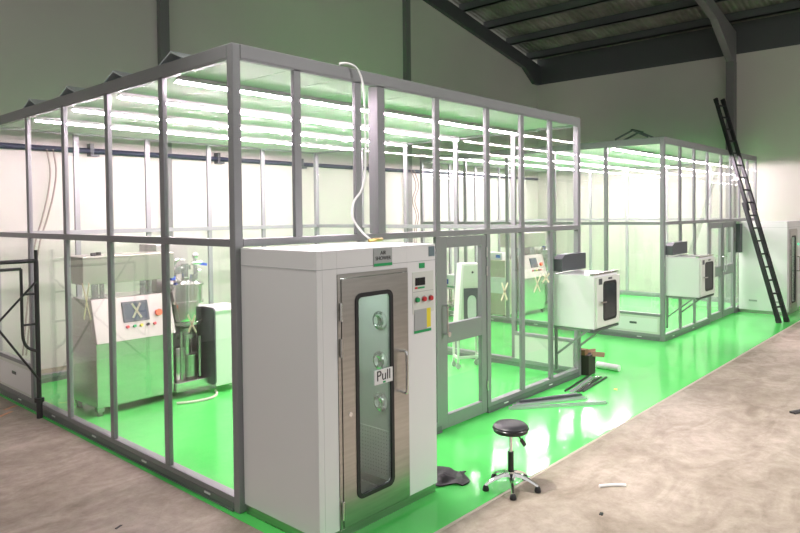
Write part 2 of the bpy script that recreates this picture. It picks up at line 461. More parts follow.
R2 = cleanroom('smaller looking glass cleanroom farther back with the ladder leaning on it', OX2, W2, D1,
    [MWc, .89, 1.71, 2.55, 3.53, 4.22, 4.96, 5.66, W2-MWc],
    [MWc, .92, 1.75, 2.66, 4.60, 5.06, W2-MWc],
    [(2.692, 4.568, 'door')],
    [MWc, 1.15, 2.3, 3.45, 4.6, 5.911], [(.04, 1.14, 'panel', .46), (1.16, 2.29, 'panel', .46)],
    [MWc, 1.17, 2.32, 3.48, 4.66, W2-MWc],
    [MWc, 1.15, 2.3, 3.45, 4.6, D1-MWc], [])

def door_leaf(root, x0, x1, hinge_left, zt=ZM0):
    y0, y1 = .012, .07
    sw = .13
    m = MB(); m.box(x0, x0+sw, y0, y1, .02, zt-.008, .003); m.box(x1-sw*.8, x1, y0, y1, .02, zt-.008, .003)
    m.box(x0+sw, x1-sw*.8, y0, y1, zt-.13, zt-.008, .003); m.box(x0+sw, x1-sw*.8, y0, y1, .98, 1.20, .003); m.box(x0+sw, x1-sw*.8, y0, y1, .02, .17, .003)
    d = m.build('door', ALU, root)
    MB().box(x0+sw, x1-sw*.8, .037, .045, 1.20, zt-.13).build('glass_pane', GLASS, d)
    MB().box(x0+sw, x1-sw*.8, .037, .045, .17, .98).build('glass_pane', GLASS, d)
    hx = x0+.055 if not hinge_left else x1-.055
    m = MB(); m.tube([(hx, y0, 1.42), (hx, y0-.06, 1.42), (hx, y0-.06, 1.40), (hx, y0-.06, 1.12), (hx, y0-.06, 1.10), (hx, y0, 1.10)], .013, 8, 3)
    m.build('handle', CHROME, d, True)
    m = MB(); m.cyl((hx+.1, y0-.012, 1.08), (hx+.1, y0, 1.08), .03); m.build('lock', CHROME, d, True)
    hz = x1-.004 if not hinge_left else x0+.004
    for z in (.35, 1.75, 1.98):
        m = MB(); m.cyl((hz, y0-.012, z-.06), (hz, y0-.012, z+.06), .012, None, 10); m.build('hinge', SS_L, d, True)
    return d
door_leaf(R1, 2.675, 3.585, False)
door_leaf(R2, 2.70, 3.60, True); door_leaf(R2, 3.64, 4.56, False)
MB().box(3.605, 3.635, .02, .06, .02, ZM0-.01).build('meeting_stile', ALU_D, R2)
MB().box(4.60, 4.80, -.10, -.003, 1.45, 2.14, .008).build('control_cabinet', DGREY, R2)

# tape crosses on the panes
def tape(root, c, axis, L=.16, w=.035, a=52):
    m = MB()
    for sg in (a, -a):
        b = MB(); b.box(-L, L, -.001, .001, -w/2, w/2); b.xf(Matrix.Rotation(math.radians(sg+4), 4, 'Y'))
        if axis == 'x': b.xf(Matrix.Rotation(math.radians(90), 4, 'Z'))
        b.xf(Matrix.Translation(c)); me = bpy.data.meshes.new('t'); b.bm.to_mesh(me); b.bm.free(); m.bm.from_mesh(me); bpy.data.meshes.remove(me)
    return m.build('tape_cross', TAPE, root)
tape(R1, (.012, 2.887, 1.52), 'x', .22, .03, 66); tape(R1, (.012, .70, 1.50), 'x', .10, .025, 50)
tape(R1, (3.98, .012, 1.46), 'y', .13, .03, 58); tape(R1, (4.79, .012, 1.49), 'y', .14, .03, 55); tape(R1, (5.02, .012, 1.55), 'y', .11, .03, 35)

# LED rows
ROWS = (1.03, 2.19, 3.36, 4.53)
WHICH = ('first', 'second', 'third', 'fourth')
def led_row(x0, x1, y, label, group):
    r = thing('led_batten', label, 'ceiling light', ((x0+x1)/2, y, 3.7445), 0, group)
    hx = (x1-x0)/2
    m = MB(); m.box(-hx, hx, -.025, .025, -.03, 0)
    m.prism([(-.075, -.052), (-.02, -.034), (.02, -.034), (.075, -.052), (.075, -.048), (.02, -.028), (-.02, -.028), (-.075, -.048)], 'x', -hx, hx); m.build('reflector_housing', WHITE, r)  # flared wings added to keep the tube's light off the ceiling
    m = MB(); n = 5; L = 2*hx/n
    for i in range(n): m.cyl((-hx+i*L+.012, 0, -.054), (-hx+(i+1)*L-.012, 0, -.056), .0135, None, 10)
    m.build('light_tube', LEDM if x0 < 5 else LEDF, r)
for k, y in enumerate(ROWS):
    led_row(.105, W1-.105, y, f'glowing white LED row on the larger cleanroom ceiling, {WHICH[k]} counting back from its door side', 'LED rows in the larger cleanroom')
for k, y in enumerate(ROWS):
    led_row(OX2+.105, OX2+W2-.105, y, f'glowing white LED row on the farther cleanroom ceiling, {WHICH[k]} counting back from its door side', 'LED rows in the farther cleanroom')

# folded sheet hoods on the roof edge, one over the end of each row
hood = None
for k, y in enumerate(ROWS):
    lab = f'folded grey sheet hood on the larger cleanroom roof edge, {("nearest the front corner","second from the front corner","third from the front corner","farthest from the front corner")[k]}'
    if hood is None:
        hood = thing('roof_hood', lab, 'hood', (.04, y, H), 0, 'folded hoods on the roof edge')
        m = MB(); m.prism([(-.26, 0), (0, .115), (.26, 0), (.24, 0), (0, .095), (-.24, 0)], 'x', 0, .45)
        m.build('folded_sheet', mat('galvanised_sheet', (.72, .78, .80), .45), hood)
        m = MB(); m.box(.0, .45, -.24, .24, -.0, .008); m.build('flange', ALU, hood)
    else: dup(hood, (.04, y, H), lab)
fr = thing('tent_bracket', 'dark folded bracket on top of the farther cleanroom left edge', 'bracket', (OX2+.05, .62, H))
for xx in (0, .35):
    for yy in (-.3, .35):
        m = MB(); m.bar((xx, yy, .02), (xx, 0, .17), .03, .03); m.build('leg', DGREY, fr); MB().bar((-.05, 0, .175), (.5, 0, .175), .035, .035).build('ridge_bar', DGREY, fr)

# ------------------------------------------------------------------ air showers
def air_shower(label, loc):
    r = thing('air_shower', label, 'air shower', loc)
    W, D, Z = 1.366, .935, 2.18
    dx0, dx1, dz0, dz1 = .20, .99, .075, 2.0
    m = MB()
    m.box(0, .055, -D, 0, .075, Z, .004); m.build('side_panel', WHITE, r)
    m = MB(); m.box(W-.055, W, -D+.03, 0, .075, Z-.001, .004)
    m.build('side_panel', WHITE, r)
    m = MB(); m.box(.055, W-.055, -D+.05, 0, dz1+.02, Z-.001); m.box(.0, W, -D, 0, Z-.001, Z+.004, .002); m.build('roof_panel', WHITE, r)
    m = MB(); m.box(.056, dx0, -D, -D+.05, .075, Z-.002, .003); m.box(dx1, W, -D, -D+.05, .075, Z-.002, .003); m.box(dx0, dx1, -D, -D+.05, dz1, Z-.002, .003)
    fp = m.build('front_panel', WHITE, r)
    m = MB(); m.box(.0, W, -D-.0015, -D, 2.043, 2.047); m.box(-.0015, 0, -D, 0, 2.043, 2.047); m.build('seam', GREYL, fp)
    m = MB(); m.box(.012, dx0, -D+.012, -.01, 0, .075); m.box(dx1, W-.012, -D+.012, -.01, 0, .075); m.box(dx0, dx1, -D+.012, -.01, 0, .06); m.build('plinth', SS, r)
    # chamber
    m = MB(); m.box(.055, .17, -D+.05, -.03, .06, 2.0); m.box(W-.25, W-.055, -D+.05, -.03, .06, 2.0)
    ch = m.build('inner_lining', OFFWH, r)
    m = MB()
    for xx, sg in ((W-.25, -1),):
        m.box(xx-.006, xx, -D+.08, -.06, .12, .52)
    m.build('return_grille', PERF, ch)
    noz = []
    for z in (1.50, 1.14, .77):
        n = MB(); x0 = W-.25
        prof = [(.0, 0), (.085, 0), (.085, .012), (.06, .02), (.05, .035), (.03, .02), (0, .02)]
        n.lathe(prof, (0, 0, 0), 24); n.xf(Matrix.Translation((x0, -.50, z)) @ Matrix.Rotation(math.radians(-90), 4, 'Y'))
        n.build('air_nozzle', CHROME, ch, True)
    m = MB(); m.ring(rrect_sq(.17, W-.25, .06, 2.0), rrect(.35, W-.42, .2, 1.85, .05), 'y', -.05, -.01); bp = m.build('rear_door', SS_L, r)
    MB().box(.34, W-.41, -.034, -.026, .19, 1.86).build('glass_pane', GLASS_D, bp)
    m = MB(); m.cyl((.6, -.45, 1.985), (.6, -.45, 2.0), .09); m.build('chamber_lamp', emit('chamber_led', (.95, 1, .98), 45), r)
    # front door
    y0, y1 = -D-.012, -D+.035
    win = rrect(.385, .785, .26, 1.83, .05)
    m = MB(); m.ring(rrect_sq(dx0+.035, dx1-.004, dz0+.012, dz1-.035), win, 'y', y0, y1); d = m.build('door', SS, r)
    m = MB(); m.ring([(a, b) for a, b in rrect(.372, .798, .247, 1.843, .062)], rrect(.405, .765, .28, 1.81, .035), 'y', y0-.006, y0+.012); m.build('window_gasket', BLACK, d)
    MB().box(.40, .77, y0+.012, y0+.02, .275, 1.815).build('glass_pane', GLASS_D, d)
    hx = .885
    m = MB(); m.tube([(hx, y0, 1.32), (hx, y0-.05, 1.325), (hx+.004, y0-.065, 1.29), (hx+.004, y0-.065, 1.02), (hx, y0-.05, .985), (hx, y0, .99)], .012, 10, 4); m.build('handle', CHROME, d, True)
    for z in (.22, 1.45, 1.72):
        m = MB(); m.cyl((dx0+.022, y0-.008, z-.07), (dx0+.022, y0-.008, z+.07), .011, None, 10); m.build('hinge', SS_L, d, True)
    m = MB(); m.cyl((.31, y0-.006, .93), (.31, y0, .93), .018); m.build('lock', CHROME, d, True)
    m = MB(); m.ring([(dx0, dz0), (dx1, dz0), (dx1, dz1), (dx0, dz1)], [(dx0+.03, dz0+.008), (dx1-.002, dz0+.008), (dx1-.002, dz1-.03), (dx0+.03, dz1-.03)], 'y', -D-.006, -D+.04); m.build('door_frame', SS, r)
    return r, D, W
AS, D_, W_ = air_shower('white and stainless air shower box beside the black stool, with Pull door sign', (.044, -.01, G0))
AS2 = dup(AS, (14.22, -.014, G0), 'white and stainless air shower box behind the ladder foot', scale=(1, 1.10, 1))
# signs and controls only the near one shows
yf = -D_-.014
pl = MB().box(.565, .775, yf-.010, yf, 1.10, 1.215).build('pull_sign', WHITE, AS)
text_mesh('sign_lettering', 'Pull', .115, Matrix.Translation((.668, yf-.0115, 1.163)) @ FRONT, BLACK, pl)
MB().box(.66, .69, yf-.012, yf-.010, 1.104, 1.118).build('sign_mark', GREEN, pl)
yf = -D_
sg = MB().box(.59, .80, yf-.008, yf, 2.035, 2.176).build('air_shower_sign', GREYL, AS)
text_mesh('sign_lettering', 'AIR\nSHOWER', .043, Matrix.Translation((.695, yf-.0095, 2.118)) @ FRONT, BLACK, sg, .001, 'CENTER', 1.0)
MB().box(.59, .80, yf-.0095, yf-.008, 2.035, 2.058).build('sign_band', GREEN, sg)
cp = MB().box(1.055, 1.335, yf-.004, yf, 1.60, 1.955, .002).build('control_panel', OFFWH, AS)
MB().box(1.09, 1.215, yf-.009, yf-.004, 1.84, 1.905).build('display', BLACKG, cp)
MB().box(1.085, 1.115, yf-.007, yf-.004, 1.812, 1.828).build('indicator', RED, cp)
MB().box(1.12, 1.21, yf-.007, yf-.004, 1.812, 1.826).build('indicator', GREEN, cp)
MB().box(1.06, 1.33, yf-.005, yf-.004, 1.785, 1.789).build('panel_seam', GREYL, cp)
for bx, bm_ in ((1.105, GREEN), (1.195, RED), (1.285, RED)):
    m = MB(); m.cyl((bx, yf-.028, 1.72), (bx, yf-.004, 1.72), .020); b = m.build('push_button', bm_, cp, True)
    m = MB(); m.cyl((bx, yf-.010, 1.72), (bx, yf-.004, 1.72), .027); m.build('bezel', SS_L, b, True)
MB().box(1.075, 1.235, yf-.006, yf-.004, 1.455, 1.635).build('instruction_plate', GREYL, AS)
MB().box(1.235, 1.29, yf-.006, yf-.004, 1.47, 1.635).build('warning_label', YEL, AS)
MB().box(1.07, 1.295, yf-.006, yf-.004, 1.435, 1.458).build('plate_band', GREEN, AS)
MB().box(1.145, 1.215, yf-.006, yf, 1.985, 2.028).build('exit_sign', GREEN, AS)
MB().box(1.275, 1.35, yf-.006, yf, 2.08, 2.165).build('blue_grey_label', mat('blue_grey', (.16, .22, .25), .5), AS)
# far one: green status light and louvre
MB().box(1.08, 1.12, -D_-.014, -D_, 1.60, 1.64).build('status_light', emit('green_led', (.05, 1, .35), 3), AS2)
for k in range(2):
    m = MB(); m.box(-.006, 0, -.36-.45*k, -.20-.45*k, .28, .32); m.build('side_louvre', GREYL, AS2)

# cable drooping onto the air shower
t = thing('power_cable', 'white cable looping down the glass onto the air shower roof', 'cable', (1.3, -.06, H))
m = MB(); m.tube([(-.12, .06, .016), (-.02, .04, .03), (.07, -.0, -.03), (.12, -.02, -.25), (.12, -.03, -.9), (.06, -.04, -1.15), (-.07, -.06, -1.28), (-.13, -.10, -1.42), (-.06, -.14, -1.55), (.06, -.16, -1.645)], .0105, 8, 6)
m.build('sheath', CABLEW, t, True)
m = MB(); m.tube([(.02, -.16, -1.645), (.10, -.17, -1.64), (.18, -.15, -1.64), (.24, -.12, -1.64)], .016, 8, 4); m.build('brass_fitting', mat('brass', (.62, .45, .16), .4, .8), t, True)

# ------------------------------------------------------------------ pass boxes
def pass_box(label, loc, W, D, z0, z1, drop):
    r = thing('pass_box', label, 'pass box', loc)
    z0 -= G0; z1 -= G0
    m = MB(); m.box(0, W, -D, 0, z0, z1, .006); m.build('body', WHITE, r)
    m = MB(); m.box(-.01, W+.02, -D-.008, -D+.06, z1, z1+.025, .003); m.build('top_strip', SS_L, r)
    m = MB(); m.box(-.01, W+.02, -D-.01, -D+.05, z0-.035, z0, .003); m.build('bottom_strip', STEEL_DK, r)
    m = MB(); m.box(.02, W+.0, -D-.035, -D-.001, z0+.02, z1-.03, .004); d = m.build('door', OFFWH, r)
    cz = (z0+z1)/2
    m = MB(); m.prism(rrect(.30*W, .82*W, cz-.25, cz+.25, .04), 'y', -D-.040, -D-.035); m.build('window', SMOKE, d)
    m = MB(); m.ring(rrect(.28*W, .84*W, cz-.27, cz+.27, .055), rrect(.31*W, .81*W, cz-.24, cz+.24, .035), 'y', -D-.044, -D-.034); m.build('window_gasket', BLACK, d)
    m = MB(); m.cyl((.13*W, -D-.035, cz), (.13*W, -D-.07, cz), .016); m.bar((.10*W, -D-.07, cz), (.30*W, -D-.075, cz-.005), .02, .014); m.build('handle', CHROME, d)
    m = MB(); m.box(.10*W, .24*W, -D-.037, -D-.035, z1-.13, z1-.05); m.build('label_plate', DGREY, d)
    m = MB(); m.box(.50*W, .66*W, -D-.038, -D-.035, z1-.075, z1-.05); m.build('indicator', DGREY, d)
    for z in (z0+.12, z1-.14):
        m = MB(); m.box(W-.004, W+.02, -D-.03, -D+.02, z-.05, z+.05, .003); m.build('hinge', SS_L, d)
    m = MB(); m.prism([(-.0, z1+.03), (W-.02, z1+.03), (W-.02, z1+.26), (.10, z1+.26), (.0, z1+.20)], 'y', -.13, -.0); m.build('interlock_housing', DGREY, r)
    for xx in (.02, W-.06):
        m = MB(); m.box(xx, xx+.04, -.03, -.001, z0-.62, z0-.001)
        m.bar((xx+.02, -.03, z0-.40), (xx+.02, -D+.12, z0-.03), .028, .028); m.box(xx, xx+.04, -D+.02, -.001, z0-.035, z0-.001)
        m.build('bracket', mat('bracket_grey', (.28, .30, .29), .45, .4) if xx < .1 else bpy.data.materials['bracket_grey'], r)
    return r
PB = pass_box('white pass box with dark window on the larger cleanroom wall, right of its hinged door', (5.21, -.001, G0), .74, .60, .87, 1.60, .5)
PB2 = dup(PB, (OX2+.07, -.001, G0), 'white pass box with dark window on the farther cleanroom wall, left of the double door', scale=(1.1, 1.0, 1.0))

# ------------------------------------------------------------------ mixer machines
def mixer(label, loc):
    r = thing('vacuum_mixer', label, 'mixing machine', loc, 0, 'stainless mixing machines')
    m = MB(); m.box(0, 1.02, 0, .72, .10, .93, .008); m.build('cabinet', SS_L, r)
    m = MB(); m.prism([(.06, .93), (.72, .93), (.72, 1.42), (.16, 1.42)], 'x', 0.003, 1.017); m.build('cabinet_top', SS_L, r)
    m = MB(); m.prism([(-.055, .90), (.06, .93), (.17, 1.43), (.10, 1.43)], 'x', -.012, 1.03, .006); c = m.build('control_console', PINKW, r)
    # console plane from (y -.055, z .90) to (.10, 1.43)
    dy, dz = .155, .53; L = math.hypot(dy, dz); ang = math.atan2(dy, dz)
    P = Matrix.Translation((0, -.055, .90)) @ Matrix.Rotation(-ang, 4, 'X')      # local: x across, z up the slope, -y outwards
    b = MB().box(.37, .68, -.012, .004, .24, .47); b.xf(P); s = b.build('touch_screen', SCREEN, c)
    b = MB(); b.ring(rrect_sq(.355, .695, .225, .485), rrect(.385, .665, .255, .455, .01), 'y', -.014, .004); b.xf(P); b.build('screen_bezel', DGREY, s)
    b = MB()
    for sg_ in (62, -56):
        q = MB(); q.box(-.11, .11, -.002, .002, -.014, .014); q.xf(Matrix.Translation((.535, -.017, .36)) @ Matrix.Rotation(math.radians(sg_), 4, 'Y'))
        me = bpy.data.meshes.new('t'); q.bm.to_mesh(me); q.bm.free(); b.bm.from_mesh(me); bpy.data.meshes.remove(me)
    b.xf(P); b.build('tape_cross', TAPE, s)
    b = MB(); b.cyl((.82, -.05, .30), (.82, .0, .30), .042); b.xf(P); b.build('stop_button', ORANGE, c, True)
    for bx, mm in ((.39, RED), (.48, GREEN), (.57, YEL), (.66, BLACKG), (.75, RED)):
        b = MB(); b.cyl((bx, -.03, .165), (bx, .0, .165), .019, None, 12); b.xf(P); b.build('push_button', mm, c, True)
    m = MB(); m.box(-.14, 1.05, 0, .56, 1.63, 1.97, .008); bm_ = m.build('lifting_beam', mat('beam_stainless', (.50, .50, .43), .35, .7), r)
    m = MB(); m.cyl((.03, .1, 1.97), (.03, .1, 2.01), .03, None, 12); m.cyl((.14, .2, 1.97), (.14, .2, 2.01), .03, None, 12); m.build('eye_bolt', BLACK, bm_)
    for px in (.09, .72):
        m = MB(); m.cyl((px, .22, 1.42), (px, .22, 1.63), .042); m.cyl((px+.09, .22, 1.42), (px+.09, .22, 1.63), .03); m.cyl((px+.03, .22, 1.42), (px+.03, .22, 1.445), .10)
        m.build('hydraulic_ram', CHROME, r, True)
    m = MB(); m.box(1.04, 1.52, .46, .95, .10, 2.06, .01); m.build('column', mat('column_stainless', (.60, .59, .55), .35, .6), r)
    # vessel
    cx_, cy_ = 1.285, .15
    m = MB(); m.lathe([(0, .90), (.12, .92), (.205, 1.0), (.215, 1.06), (.215, 1.26), (.25, 1.265), (.25, 1.295), (.232, 1.30), (.232, 1.50), (.258, 1.505), (.258, 1.53), (.22, 1.555), (.12, 1.61), (0, 1.63)], (cx_, cy_, 0), 36)
    v = m.build('vessel', mat('polished_stainless', (.80, .79, .77), .2, 1.0), r, True)
    m = MB(); m.lathe([(.22, .97), (.228, .975), (.228, 1.01), (.22, 1.015)], (cx_, cy_, 0), 36); m.build('band', SS_L, v, True)
    m = MB(); m.cyl((cx_, cy_, 1.6), (cx_, cy_, 1.80), .05); m.cyl((cx_, cy_, 1.72), (cx_, cy_, 1.78), .085)
    m.cyl((cx_+.14, cy_-.04, 1.56), (cx_+.14, cy_-.04, 1.90), .025); m.cyl((cx_+.09, cy_-.04, 1.80), (cx_+.24, cy_-.04, 1.80), .03); m.sph((cx_+.14, cy_-.04, 1.90), .045)
    m.cyl((cx_-.15, cy_, 1.55), (cx_-.15, cy_, 1.80), .028); m.cyl((cx_-.15, cy_-.1, 1.72), (cx_-.15, cy_+.08, 1.72), .05)
    m.tube([(cx_-.15, cy_, 1.8), (cx_-.10, cy_, 1.86), (cx_, cy_, 1.84)], .022, 8, 4); m.cyl((cx_+.02, cy_-.18, 1.54), (cx_+.02, cy_-.18, 1.66), .035)
    m.cyl((cx_+.20, cy_+.05, 1.52), (cx_+.20, cy_+.05, 1.70), .03); m.cyl((cx_+.16, cy_+.05, 1.68), (cx_+.27, cy_+.05, 1.68), .02)
    m.build('lid_fittings', CHROME, v, True)
    m = MB(); m.bar((cx_-.19, cy_-.06, 1.62), (cx_-.27, cy_-.10, 1.62), .05, .05); m.bar((cx_+.2, cy_-.05, 1.79), (cx_+.30, cy_-.08, 1.77), .035, .02); m.build('valve_lever', BLUEL, v)
    m = MB(); m.cyl((cx_, cy_, .55), (cx_, cy_, .92), .07); m.cyl((cx_, cy_, .78), (cx_, cy_, .84), .13); m.box(cx_-.18, cx_-.02, cy_-.05, cy_+.12, .22, .66, .01)
    m.cyl((cx_+.05, cy_, .25), (cx_+.05, cy_, .55), .11); m.cyl((cx_+.12, cy_-.15, .25), (cx_+.12, cy_-.15, .8), .02); m.cyl((cx_-.16, cy_-.16, .25), (cx_-.16, cy_-.16, .9), .02)
    m.build('homogeniser', SS, r, True)
    m = MB(); m.box(1.025, 1.512, -.06, .9, .10, .22, .006); m.build('base_deck', SS_L, r)
    m = MB(); m.box(1.54, 2.10, -.18, .45, .10, 1.12, .008); m.box(1.535, 2.12, -.20, .47, 1.12, 1.15, .004); m.build('side_cabinet', OFFWH, r)
    m = MB(); m.prism(rrect(-.21, .24, .13, 1.19, .06), 'x', 1.513, 1.534); m.build('shield_panel', DGREY, r)
    for fx, fy in ((.04, .04), (.94, .04), (.04, .64), (.94, .64), (2.02, -.12), (2.02, .37)):
        m = MB(); m.box(fx-.03, fx+.05, fy-.03, fy+.05, .05, .10); m.cyl((fx+.01, fy+.01, 0), (fx+.01, fy+.01, .05), .035, .03, 14); m.build('foot', SS, r)
    return r
MX = mixer('stainless vacuum mixer with touch screen console, inside the larger cleanroom', (.39, 3.55, G0))
dup(MX, (10.36, 3.62, G0), 'stainless mixer with orange button seen through two glass walls, inside the farther cleanroom')
t = tag(MB().tube([(1.30, 3.30, .022), (1.50, 3.20, .022), (1.72, 3.18, .022), (1.88, 3.28, .022), (1.98, 3.46, .022)], .018, 8, 6).build('pale_hose', mat('pale_hose', (.72, .72, .6), .5), None, True), 'pale curved hose on the green floor under the mixer vessel', 'hose')

# ------------------------------------------------------------------ white trolley machine with oval port
r = thing('ported_machine', 'tapered white machine on castors with oval window, behind the cleanroom door', 'machine', (5.17, 1.66, G0), math.radians(-32)); r.scale = (.84, .6, 1)
m = MB(); m.prism([(-.0, .55), (.50, .55), (.46, 1.66), (.10, 1.66)], 'y', 0, .36, .01); m.build('housing', OFFWH, r)
m = MB(); m.prism([(.06, .60), (.47, .60), (.44, 1.63), (.14, 1.63)], 'y', -.012, 0); fpn = m.build('front_plate', mat('pale_green_plate', (.55, .62, .50), .5), r)
m = MB(); m.ring(rrect_sq(.13, .46, .64, 1.27), rrect(.20, .38, .76, 1.16, .09), 'y', -.03, -.012); m.build('port_surround', DGREY, fpn)
m = MB(); m.prism(rrect(.19, .39, .75, 1.17, .09), 'y', -.018, -.012); m.build('oval_window', mat('frosted_window', (.55, .60, .56), .3), fpn)
m = MB(); m.cyl((.31, -.03, 1.52), (.31, -.012, 1.52), .018); m.build('knob', BLACK, fpn)
for lx in (.0, .46):
    for ly in (.0, .32):
        m = MB(); m.box(lx, lx+.04, ly, ly+.04, .10, .55); lg = m.build('leg', OFFWH, r)
        m = MB(); m.cyl((lx+.02, ly+.0, .045), (lx+.02, ly+.04, .045), .045, None, 14); m.cyl((lx+.02, ly+.02, .08), (lx+.02, ly+.02, .11), .02); m.build('castor', GREYL, lg)
m = MB(); m.box(.04, .46, .0, .04, .16, .20); m.box(0, .04, .04, .32, .16, .20); m.box(.46, .50, .04, .32, .16, .20); m.build('stretcher', OFFWH, r)
# stainless cupboard in the far cleanroom, with a bench instrument on it
r = thing('stainless_cupboard', 'beige steel cupboard with white band in the farther cleanroom, beside its mixer', 'cupboard', (9.72, 3.72, G0))
MB().box(0, .45, 0, .72, .10, 1.36, .008).build('cabinet', mat('beige_steel', (.52, .48, .38), .45), r)
MB().box(-.02, 0, -.05, .76, .60, .97, .004).build('white_band', WHITE, r)
for fx, fy in ((.02, .02), (.38, .02), (.02, .64), (.38, .64)): MB().box(fx, fx+.05, fy, fy+.06, 0, .10).build('foot', BLACK, r)
r = thing('bench_instrument', 'small white instrument standing on the beige steel cupboard', 'instrument', (9.80, 3.85, G0+1.36))
MB().box(0, .28, 0, .42, 0, .17, .01).build('case', WHITE, r); MB().box(-.004, 0, .05, .17, .05, .12).build('display', BLUEL, r)
# white carton with blue mark on a low steel table in the far cleanroom
r = thing('steel_table', 'low stainless table seen through the nearer door, carrying a white carton', 'table', (9.72, 5.0, G0))
MB().box(0, .6, 0, .75, .60, .635, .004).build('table_top', SS_L, r)
for fx, fy in ((.03, .03), (.53, .03), (.03, .68), (.53, .68)): MB().box(fx, fx+.04, fy, fy+.04, 0, .60).build('leg', SS_L, r)
MB().box(.05, .55, .05, .70, .18, .21).build('shelf', SS_L, r)
r = thing('white_carton', 'white carton with blue mark standing on the low stainless table', 'carton', (9.78, 5.12, G0+.635))
MB().box(0, .3, 0, .42, 0, .30, .004).build('box', WHITE, r); MB().box(-.002, 0, .28, .38, .08, .20).build('blue_mark', BLUEL, r); MB().box(-.002, 0, 0, .42, .0, .035).build('green_band', GREEN, r)

# ------------------------------------------------------------------ wall services behind the cleanrooms
t = thing('service_pipe', 'blue pipe running along the back wall above the cable drops', 'pipe', (0, GY-.09, 3.57))
m = MB(); m.cyl((-6, 0, 0), (EX-.2, 0, 0), .045, None, 14); m.build('pipe', BLUE, t, True)
for xx in (-4, -1.5, 1.75, 4.2, 6.3, 8.5, 10.9, 13.5):
    m = MB(); m.box(xx-.03, xx+.03, -.05, .085, -.06, .12); m.box(xx-.03, xx+.12, -.05, .085, -.09, -.055); m.build('pipe_bracket', DGREY, t)
def drop(label, x, pts, mm, cat='cable'):
    t = thing('hanging_cable', label, cat, (x, GY-.16, 3.5), 0, 'cables hanging from the blue pipe')
    for k, dx in enumerate((0, .09)):
        m = MB(); m.tube([(px+dx*(1-.6*i/len(pts)), -.02*k, pz) for i, (px, pz) in enumerate(pts)], .013, 6, 5); m.build('strand', mm, t, True)
drop('brown cable pair hanging from the blue pipe, behind the leftmost cleanroom panes', 1.02, [(0, .05), (.05, -.3), (0, -.7), (-.1, -1.1), (-.2, -1.45), (-.3, -2.1), (-.42, -3.2)], BROWN)
drop('brown cable bundle hanging from the blue pipe, behind the larger cleanroom door', 10.0, [(-.1, .1), (.1, -.3), (-.05, -.7), (.1, -1.1), (.0, -1.6), (.06, -2.6)], BROWN)

# ------------------------------------------------------------------ scaffold frame at the left
r = thing('scaffold_frame', 'black steel scaffold frame leaning beside the left glass wall', 'scaffold', (-.075, 4.10, 0))
S = mat('scaffold_paint', (.045, .045, .045), .5, .3)
def post(x):
    m = MB(); m.cyl((x, 0, .10), (x, 0, 1.93), .027, None, 14); p = m.build('post', S, r, True)
    m = MB(); m.cyl((x, 0, 1.93), (x, 0, 2.06), .02, None, 12); m.build('spigot', BLACK, p, True)
    m = MB(); m.cyl((x, 0, 0), (x, 0, .22), .035, None, 12); m.cyl((x, 0, .20), (x, 0, .25), .055, None, 10); m.build('jack', S, p, True)
post(.0); post(-1.22)
m = MB(); m.cyl((0, 0, 1.93), (-1.22, 0, 1.93), .024, None, 12); m.build('top_bar', S, r, True)
for sx in (1, -1):
    bx = 0 if sx == 1 else -1.22
    m = MB(); m.tube([(bx-sx*.17, 0, 1.84), (bx-sx*.17, 0, 1.5), (bx-sx*.17, 0, 1.15), (bx-sx*.16, 0, .98), (bx-sx*.11, 0, .88), (bx, 0, .82)], .018, 8, 5); m.build('inner_tube', S, r, True)
    for z in (1.53, 1.16):
        m = MB(); m.cyl((bx, 0, z), (bx-sx*.17, 0, z), .014, None, 8); m.build('rung', S, r, True)
m = MB(); m.cyl((-.17, 0, 1.84), (-1.05, 0, 1.84), .018, None, 10); m.build('second_bar', S, r, True)
m = MB(); m.tube([(0, -.04, 1.70), (-.48, -.04, 1.19), (-1.22, -.04, .45)], .013, 8, 0); m.build('brace', S, r, True)
m = MB(); m.tube([(0, -.055, .46), (-.48, -.055, 1.21), (-1.0, -.055, 1.95)], .013, 8, 0); m.build('brace', S, r, True)

# ------------------------------------------------------------------ ladder
r = thing('extension_ladder', 'long black ladder leaning on the farther cleanroom roof edge', 'ladder', (13.1, -1.195, G0))
top = Vector((13.53, -.045, 3.90))-Vector((13.1, -1.195, G0)); d = top.normalized(); Ltot = top.length*1.30
wv = Vector((.945, -.335, 0)).normalized(); hw = .145; nrm = d.cross(wv)
RAIL = mat('ladder_black', (.03, .032, .035), .45, .3)
for s in (-1, 1):
    p = wv*hw*s
    m = MB(); m.bar(p+d*.04, p+d*(Ltot*.52), .085, .055, nrm); m.bar(p*.90+d*(Ltot*.48)-nrm*.03, p*.90+d*Ltot-nrm*.03, .075, .05, nrm)
    rl = m.build('rail', RAIL, r)
    m = MB(); m.bar(p-d*.0, p+d*.10, .10, .06, nrm); m.build('rubber_foot', BLACK, rl)
    m = MB(); m.bar(p*.9+d*(Ltot-.08)-nrm*.03, p*.9+d*(Ltot+.02)-nrm*.03, .09, .05, nrm); m.build('end_cap', BLACK, rl)
    for q in (.28, .5, .62):
        m = MB(); m.bar(p+d*(Ltot*q), p+d*(Ltot*q+.07), .085, .04, nrm); m.build('joint_clip', SS_L, rl)
k = .35
while k < Ltot-.1:
    o_ = nrm*-.03 if k > Ltot*.5 else nrm*0
    m = MB(); m.bar(wv*-hw*.9+d*k+o_, wv*hw*.9+d*k+o_, .035, .03); m.build('rung', RAIL, r); k += .30

